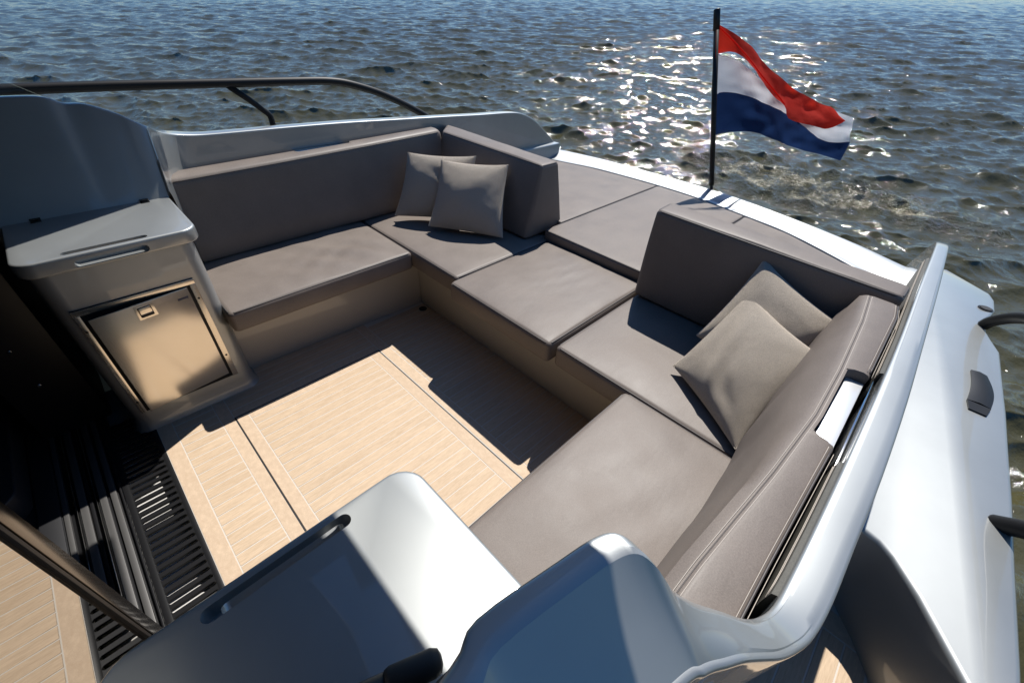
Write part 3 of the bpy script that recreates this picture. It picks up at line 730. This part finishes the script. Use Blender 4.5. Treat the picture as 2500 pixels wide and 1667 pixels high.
def back_sweep(name, sec_fn, xs, label, notch=None, seed=0, stitches=()):
    """sec_fn(x) -> closed loop of (y,z) going round; xs stations; ends rounded"""
    V = []; F = []
    rows = []
    for x, sc in xs:
        loop = sec_fn(x); cy = sum(p[0] for p in loop)/len(loop); cz = sum(p[1] for p in loop)/len(loop)
        rows.append([(x, cy+(y-cy)*sc, cz+(z-cz)*sc) for y, z in loop])
    n = len(rows[0]); V = [p for r_ in rows for p in r_]
    for i in range(len(rows)-1):
        for j in range(n): F.append((i*n+j, i*n+(j+1) % n, (i+1)*n+(j+1) % n, (i+1)*n+j))
    F.append(tuple(range(n))); F.append(tuple((len(rows)-1)*n+j for j in range(n))[::-1])
    root = empty('backrest_cushion', ((xs[0][0]+xs[-1][0])/2, rows[0][0][1], .445))
    o = obj('cover', V, F, M_LEATHER)
    bm = bmesh.new(); bm.from_mesh(o.data); bmesh.ops.recalc_face_normals(bm, faces=bm.faces); bm.to_mesh(o.data); bm.free(); smooth_angle(o.data, 55)
    keep(o, root); tag(root, label, 'backrest', GB)
    return root
def ends(x0, x1, step, nx0=None, nx1=None):
    xs = [(x0, .86), (x0+.003, .93), (x0+.009, .975), (x0+.018, 1.0)]
    x = x0+.05
    while x < x1-.05:
        xs.append((x, 1.0)); x += step
    xs += [(x1-.018, 1.0), (x1-.009, .975), (x1-.003, .93), (x1, .86)]
    if nx0 is not None:
        xs = [q for q in xs if abs(q[0]-nx0) > .025 and abs(q[0]-nx1) > .025]
        for c, sgn in ((nx0, 1), (nx1, -1)):
            xs += [(c+sgn*t, 1.0) for t in (-.012, -.004, -.0004, .0004, .004, .010, .018, .024)]
        xs.sort()
    return xs
# port backrest (F)
def lerp_tab(x, tab): return float(np.interp(x, [t[0] for t in tab], [t[1] for t in tab]))
NX0, NX1 = -.362, -.056
def secF(x):
    seam = lerp_tab(x, [(-.95, -1.955), (-.8, -1.962), (-.52, -1.987), (-.3, -2.0), (-.09, -1.998), (.2, -1.985), (.42, -1.965)])
    outer = lerp_tab(x, [(-.95, -2.045), (-.7, -2.048), (-.38, -2.055), (-.05, -2.057), (.3, -2.056), (.42, -2.042)])
    inb = lerp_tab(x, [(-.95, -1.90), (-.6, -1.915), (-.4, -1.918), (-.2, -1.903), (.1, -1.895), (.42, -1.89)])
    zt = lerp_tab(x, [(-.95, .815), (-.5, .82), (.42, .845)])
    wob = .004*noise.noise(Vector((x*9, 1, 3)))
    pts = [(outer, .45), (inb-.01, .45), (inb, .47), (inb+.004+wob, .54), (inb-.004+wob*2, .62), (inb-.016+wob, .70), (inb-.028, .755), (inb-.042, .787), (seam+.024, zt-.008), (seam+.010, zt+.001), (seam+.0012, zt+.0035), (seam, zt+.0020), (seam-.0012, zt+.0035), (seam-.012, zt+.005)]
    if NX0 < x < NX1:
        e = min(1.0, min(x-NX0, NX1-x)/.022); e = math.sqrt(max(0, 1-(1-e)**2))
        ny = outer+.003+(seam-.012-outer-.003)*e
        pts += [(ny+.004, zt+.005), (ny, zt+.001), (ny-.0005, zt-.05), (ny-.001, zt-.22), (outer, zt-.225)]
    else:
        pts += [(outer+.014, zt+.004), (outer+.004, zt+.001), (outer, zt-.006), (outer, zt-.02), (outer, zt-.225)]
    return pts
F_ = back_sweep('F', secF, ends(-.93, .40, .045, NX0, NX1), 'long port backrest nearest the camera with a steel-filled notch in its top edge')
def along(xs, fy): return [Vector((x, *fy(x))) for x in xs]
XS = list(np.linspace(-.90, .38, 60))
def zt_(x): return lerp_tab(x, [(-.95, .815), (-.5, .82), (.42, .845)])
sy = lambda x: lerp_tab(x, [(-.95, -1.955), (-.8, -1.962), (-.52, -1.987), (-.3, -2.0), (-.09, -1.998), (.2, -1.985), (.42, -1.965)])
oy = lambda x: lerp_tab(x, [(-.95, -2.045), (-.7, -2.048), (-.38, -2.055), (-.05, -2.057), (.3, -2.056), (.42, -2.042)])
for off in (.0055, -.0055): keep(tube('stitching', along(XS, lambda x: (sy(x)+off, zt_(x)+.0038)), .0007, M_STITCH, seg=4), F_)
keep(tube('seam', along(XS, lambda x: (sy(x), zt_(x)+.0022)), .0012, M_PIPING, seg=4), F_)
for rng_ in (np.linspace(-.90, NX0-.012, 24), np.linspace(NX1+.012, .38, 18)):
    keep(tube('piping', along(rng_, lambda x: (oy(x)+.0035, zt_(x)+.0015)), .0024, M_PIPING, seg=6), F_)
    for off in (.010, -.0045): keep(tube('stitching', along(rng_, lambda x: (oy(x)+off, zt_(x)+(.0040 if off > 0 else -.008))), .0007, M_STITCH, seg=4), F_)
# starboard backrest
SN0, SN1 = -.37, -.05
def secS(x):
    zt = lerp_tab(x, [(-1.0, .833), (-.5, .842), (.55, .868)]); yo = .555
    yi = lerp_tab(x, [(-1.0, .43), (0, .44), (.55, .455)])
    if x < -.90: yo = .555-.07*((-.90-x)/.1)
    pts = [(yo, .45), (.40, .45), (.392, .47), (.402, .56), (.415, .66), (.428, .75), (yi-.002, zt-.035), (yi+.002, zt-.018), (yi+.010, zt-.005), (yi+.022, zt+.001), (yi+.05, zt+.006)]
    if SN0 < x < SN1:
        e = min(1.0, min(x-SN0, SN1-x)/.022); e = math.sqrt(max(0, 1-(1-e)**2)); ny = yo-.002-(yo-.002-.512)*e
        pts += [(ny-.006, zt+.006), (ny, zt+.003), (ny+.0005, zt-.05), (ny+.001, zt-.22), (yo, zt-.225)]
    else: pts += [(yo-.016, zt+.005), (yo-.004, zt+.001), (yo, zt-.007), (yo, zt-.02), (yo, zt-.225)]
    return pts
S_ = back_sweep('S', secS, ends(-.985, .545, .05, SN0, SN1), 'long starboard backrest in shade beneath the far coaming')
XS = list(np.linspace(-.95, .52, 50))
keep(tube('seam', along(XS, lambda x: (lerp_tab(x, [(-1.0, .43), (0, .44), (.55, .455)])+.004, lerp_tab(x, [(-1.0, .833), (-.5, .842), (.55, .868)])-.0115)), .0016, M_PIPING, seg=5), S_)

# ------------------------------------------------------------------ pillows
def pillow(label, c, th, seed, dents=(), n=34):
    """c: TL, TR, BR, BL corners (world), puffed both sides"""
    c = [Vector(p) for p in c]; ctr = sum(c, Vector())/4
    nrm = ((c[1]-c[3]).cross(c[0]-c[2])).normalized()
    V = []; F = []; UV = []
    sgn = (1, -1)
    def pos(u, v, s):
        e = .065
        uu = u*(1-e*(1-v*v)*abs(u)**2); vv = v*(1-e*(1-u*u)*abs(v)**2)
        a, b = (uu+1)/2, (vv+1)/2
        p = (c[3]*(1-a)+c[2]*a)*(1-b)+(c[0]*(1-a)+c[1]*a)*b
        t = ((1-u*u)*(1-v*v))
        h = th*(.45*t**.40+.55*t**.8)
        q = Vector((u*2.1+seed*7.3, v*2.1, s*3))
        edge = t**.5
        h += th*edge*(.10*noise.noise(q*.8)+.03*noise.noise(q*2.7))
        # tension creases running in from the corners
        for cu, cv in ((1, 1), (1, -1), (-1, 1), (-1, -1)):
            du, dv = u-cu, v-cv; r = math.hypot(du, dv)+1e-6; an = math.atan2(dv*cv, du*cu)
            h += th*.05*math.exp(-(r/.7)**2)*math.sin(an*6+seed+cu*2+cv)*min(1, r*3)*edge
        for (x0, y0, ang, wid, ln, am) in dents:
            if s > 0:
                dx, dy = u-x0, v-y0; a_ = dx*math.cos(ang)+dy*math.sin(ang); b_ = -dx*math.sin(ang)+dy*math.cos(ang)
                h += am*math.exp(-(b_/wid)**2-(a_/ln)**2)*edge
        sag = Vector((0, 0, -.008*(1-u*u)*(1-v)*.5))
        return p+nrm*(s*h)+sag
    idx = {}
    for s in sgn:
        for i in range(n+1):
            for j in range(n+1):
                u = math.sin(math.pi/2*(2*i/n-1)); v = math.sin(math.pi/2*(2*j/n-1))
                bd = i in (0, n) or j in (0, n)
                key = (i, j, 0 if bd else s)
                if key not in idx: idx[key] = len(V); V.append(pos(u, v, s)); UV.append((u, v))
        for i in range(n):
            for j in range(n):
                q = [idx[(a, b, 0 if (a in (0, n) or b in (0, n)) else s)] for a, b in ((i, j), (i+1, j), (i+1, j+1), (i, j+1))]
                F.append(tuple(q if s > 0 else q[::-1]))
    base = min(c, key=lambda p: p.z); root = empty('throw_pillow', base)
    o = obj('cover', V, F, M_PILLOW); uvl = o.data.uv_layers.new(name='UV')
    for lp in o.data.loops: uvl.data[lp.index].uv = UV[lp.vertex_index]
    keep(o, root)
    loop = [idx[(i, 0, 0)] for i in range(n)]+[idx[(n, j, 0)] for j in range(n)]+[idx[(n-i, n, 0)] for i in range(n)]+[idx[(0, n-j, 0)] for j in range(n)]
    keep(tube('seam', [V[k] for k in loop], .0022, M_PILLOW, seg=5, closed=True), root)
    tag(root, label, 'pillow', 'beige woven throw pillows')
    return root
# TL, TR, BR, BL
pillow('beige pillow in front of the left-hand pair, upright against the wedge backrest', [(.286, .118, .800), (.515, -.195, .808), (.352, -.338, .468), (.108, .035, .478)], .070, 1, [(-.35, -.45, 1.1, .12, .3, -.006)])
pillow('beige pillow behind its neighbour in the left-hand sofa corner', [(.205, .335, .805), (.470, .03, .812), (.35, -.06, .485), (.040, .285, .478)], .062, 2, [(.25, .25, -.6, .10, .4, -.012)])
pillow('large beige pillow in front of the right-hand pair, balanced on one corner', [(.352, -1.648, .722), (.145, -1.948, .716), (-.140, -1.896, .464), (.060, -1.572, .478)], .066, 3, [(-.45, -.1, -1.25, .10, .65, -.010), (-.2, -.15, -1.35, .09, .65, .008), (.02, -.3, -1.4, .08, .5, -.007), (.4, -.6, -.5, .12, .45, -.010)])
pillow('beige pillow behind its neighbour in the right-hand sofa corner', [(.440, -1.632, .822), (.355, -1.946, .732), (.16, -1.88, .50), (.24, -1.562, .527)], .066, 4, [])

# ------------------------------------------------------------------ flag and staff
FP = empty('flagpole', (2.071, -.80, .51)); tag(FP, 'black flagpole standing in a socket on the white transom', 'flagpole')
base = Vector((2.071, -.80, .51)); top = Vector((2.12, -.434, 1.569)); dr = (top-base).normalized()
keep(tube('socket', [base+dr*-.004, base+dr*.05], [.014, .011], M_TUBE, seg=14), FP); keep(tube('pole', [base+dr*.045, top-dr*.03], .0175, M_TUBE, seg=14), FP)
keep(tube('pole_cap', [top-dr*.115, top-dr*.03, top-dr*.004, top], [.021, .021, .021, .018], M_BLACK, seg=14), FP); keep(cyl('base_flange', base+Vector((0, 0, .003)), .024, .006, M_STEEL), FP)
keep(tube('lanyard', [base+dr*.09, base+Vector((-.03, .03, .07)), base+Vector((-.05, .045, .02)), base+Vector((-.045, .04, .006))], .0014, M_STEEL, seg=5, res=6), FP)
FL = empty('flag', (2.08, -.67, .852)); tag(FL, 'red, white and blue horizontal tricolour flag blowing from the black pole', 'flag')
FN = Vector((.486, .819, -.306))
F_BL = [ (2.076, -0.675, 0.853), (2.143, -0.704, 0.883), (2.352, -0.825, 0.890), (2.573, -0.977, 0.832), (2.737, -1.090, 0.791), (2.908, -1.208, 0.748), (3.069, -1.323, 0.695) ]
F_BU = [ (2.087, -0.595, 1.085), (2.138, -0.610, 1.125), (2.259, -0.683, 1.123), (2.392, -0.774, 1.089), (2.514, -0.864, 1.044), (2.724, -1.024, 0.950), (2.967, -1.212, 0.830), (3.133, -1.313, 0.823) ]
F_RL = [ (2.097, -0.518, 1.308), (2.117, -0.519, 1.335), (2.214, -0.579, 1.330), (2.344, -0.708, 1.191), (2.514, -0.864, 1.044), (2.572, -0.930, 0.957), (2.727, -1.034, 0.924), (2.876, -1.131, 0.903), (3.031, -1.205, 0.951) ]
F_RU = [ (2.104, -0.454, 1.491), (2.123, -0.466, 1.488), (2.226, -0.548, 1.433), (2.340, -0.646, 1.350), (2.444, -0.740, 1.263), (2.630, -0.889, 1.161), (2.842, -1.047, 1.073), (2.944, -1.120, 1.039), (3.036, -1.204, 0.961) ]
F_WU = [ (2.097, -0.518, 1.308), (2.122, -0.523, 1.333), (2.284, -0.630, 1.304), (2.402, -0.733, 1.215), (2.555, -0.851, 1.143), (2.794, -1.017, 1.078), (2.943, -1.116, 1.049), (3.046, -1.189, 1.016), (3.136, -1.257, 0.978) ]
def stripe(name, up, lo, m, off, seed, N=40, M=12, amp=.02):
    up = [Vector(p) for p in up]; lo = [Vector(p) for p in lo]
    def resample(c):
        c = catmull(c, 10); L = [0]
        for a, b in zip(c, c[1:]): L.append(L[-1]+(b-a).length)
        out = []
        for k in range(N+1):
            s = L[-1]*k/N; j = min(max(np.searchsorted(L, s)-1, 0), len(c)-2); t = (s-L[j])/max(1e-9, L[j+1]-L[j]); out.append(c[j].lerp(c[j+1], t))
        return out
    U, Lw = resample(up), resample(lo); V = []; F = []
    for i in range(N+1):
        for j in range(M+1):
            p = U[i].lerp(Lw[i], j/M); t = i/N
            q = p*6; d = off(t, j/M)+amp*min(1, t*3)*(noise.noise(Vector((q.x*1.0+seed, q.y*1.2, q.z*1.6)))+.5*noise.noise(Vector((q.x*2.5, q.y*3+seed, q.z*3))))
            V.append(p+FN*d)
    for i in range(N):
        for j in range(M): F.append((i*(M+1)+j, i*(M+1)+j+1, (i+1)*(M+1)+j+1, (i+1)*(M+1)+j))
    return keep(obj(name, V, F, m), FL)
fold = lambda t: math.sin(math.pi*min(1, max(0, (t-.03)/.25))/2)
stripe('red_stripe', F_RU, F_RL, M_RED, lambda t, s: -.014-.10*fold(t)*(.35+.65*s)*(1-.45*t)-.022*math.sin(2.2*t*math.pi+s*3)*t, 3)
keep(tube('hem', [Vector(p)-FN*o_ for p, o_ in (((2.128, -.470, 1.470), .022), ((2.20, -.548, 1.385), .06), ((2.275, -.628, 1.285), .10), ((2.344, -.706, 1.195), .118), ((2.43, -.786, 1.118), .118), ((2.512, -.862, 1.047), .108))], .0045, M_RED, seg=6, res=5), FL)
stripe('white_stripe', F_WU, F_BU, M_WHITE, lambda t, s: .02*math.sin(3.3*t*math.pi)*(.3+.7*t), 5)
stripe('blue_stripe', F_BU, F_BL, M_BLUE, lambda t, s: .02*math.sin(3.3*t*math.pi)*(.3+.7*t)-.03*s*math.sin(2*math.pi*t+.6)*min(1, t*4), 5)

# ------------------------------------------------------------------ rails and deck fittings
SR = empty('starboard_guard_rail', (-.3, .85, .60)); tag(SR, 'long black guard rail curving down behind the far coaming', 'guard rail')
keep(tube('top_tube', [(-2.4, .85, 1.15), (-1.8, .85, 1.147), (-1.316, .85, 1.144), (-.916, .85, 1.139), (-.486, .85, 1.129), (-.16, .85, 1.121), (.05, .85, 1.112), (.203, .85, 1.083), (.413, .85, 1.013), (.678, .85, .887), (.92, .85, .74), (1.12, .85, .60)], .021, M_TUBE, seg=16, res=6), SR)
keep(tube('brace', [(-.50, .85, 1.118), (-.42, .85, 1.05), (-.345, .85, .978), (-.334, .85, .962), (-.333, .85, .94), (-.333, .85, .60)], .0155, M_TUBE, seg=12), SR)
PR = empty('port_guard_rail', (.5, -2.4, .60)); tag(PR, 'black guard rail tubes rising from the port side deck at the right edge', 'guard rail')
keep(tube('rail_tube', [(1.10, -2.352, .60), (1.085, -2.363, .635), (1.02, -2.40, .70), (.90, -2.45, .76), (.75, -2.49, .82), (.3, -2.57, .97), (-.4, -2.62, 1.02)], .021, M_TUBE, seg=16, res=6), PR)
keep(tube('brace', [(-.02, -2.43, .59), (-.045, -2.455, .63), (-.12, -2.53, .75), (-.2, -2.61, 1.0)], .021, M_TUBE, seg=16, res=6), PR)
CL = empty('deck_cleat', (.55, -2.37, .60)); tag(CL, 'black folding cleat recessed in the pale port side deck', 'cleat')
def cl_out(a): return a
bm = bmesh.new()
L = 12; vs_t = []; Vv = []; Ff = []
for i in range(L+1):
    t = i/L; x = .470+(.675-.470)*t; bow = .010*math.sin(math.pi*t)
    ya, yb = -2.339+.0-bow*.6+t*.003, -2.396+t*.018-bow*1.2
    for y, z in ((ya, .599), (ya, .606), ((ya+yb)/2, .610+.003*math.sin(math.pi*t)), (yb, .606), (yb, .599)): Vv.append((x, y, z))
for i in range(L):
    for j in range(4): Ff.append((i*5+j, (i+1)*5+j, (i+1)*5+j+1, i*5+j+1))
Ff += [(0, 1, 2, 3, 4), tuple(L*5+j for j in range(5))[::-1]]
o = obj('cleat_arm', Vv, Ff, M_BLACK); smooth_angle(o.data, 30); keep(o, CL)
o = obj('cleat_end', [(.421, -2.346, .599), (.421, -2.389, .599), (.466, -2.396, .599), (.466, -2.339, .599), (.421, -2.346, .605), (.421, -2.389, .605), (.466, -2.396, .607), (.466, -2.339, .607)], [(3, 2, 1, 0), (4, 5, 6, 7), (0, 1, 5, 4), (1, 2, 6, 5), (2, 3, 7, 6), (3, 0, 4, 7)], M_BLACK, smooth=False); keep(o, CL)
FC = empty('deck_filler_cap', (1.281, -2.353, .60)); tag(FC, 'small round black cap on the side deck next to the rail', 'deck cap')
keep(cyl('ring', (1.281, -2.350, .601), .026, .004, M_BLACK), FC); keep(cyl('lid', (1.281, -2.350, .6035), .020, .004, M_RUBBER), FC)
WS = empty('windscreen_side', (-1.3, .55, 1.16)); tag(WS, 'clear angled side glass edge behind the raised cabinet back panel', 'glass')
mg = mat('clear_glass', (.9, .95, .95), .02); mg.node_tree.nodes['Principled BSDF'].inputs['Transmission Weight'].default_value = 1.0
keep(obj('pane', [(-1.205, .52, 1.155), (-1.30, .52, 1.222), (-1.9, .52, 1.60), (-1.9, .52, 1.155), (-1.205, .526, 1.155), (-1.30, .526, 1.222), (-1.9, .526, 1.60), (-1.9, .526, 1.155)], [(0, 1, 2, 3), (7, 6, 5, 4), (0, 4, 5, 1), (1, 5, 6, 2), (2, 6, 7, 3), (3, 7, 4, 0)], mg, None, False), WS)

# ------------------------------------------------------------------ trim the boat bow-up
for o in list(scene.objects):
    if o.parent is None and o.type in ('MESH', 'EMPTY') and o is not WATER:
        o.matrix_world = TILT @ Matrix.LocRotScale(o.location, o.rotation_euler, o.scale)
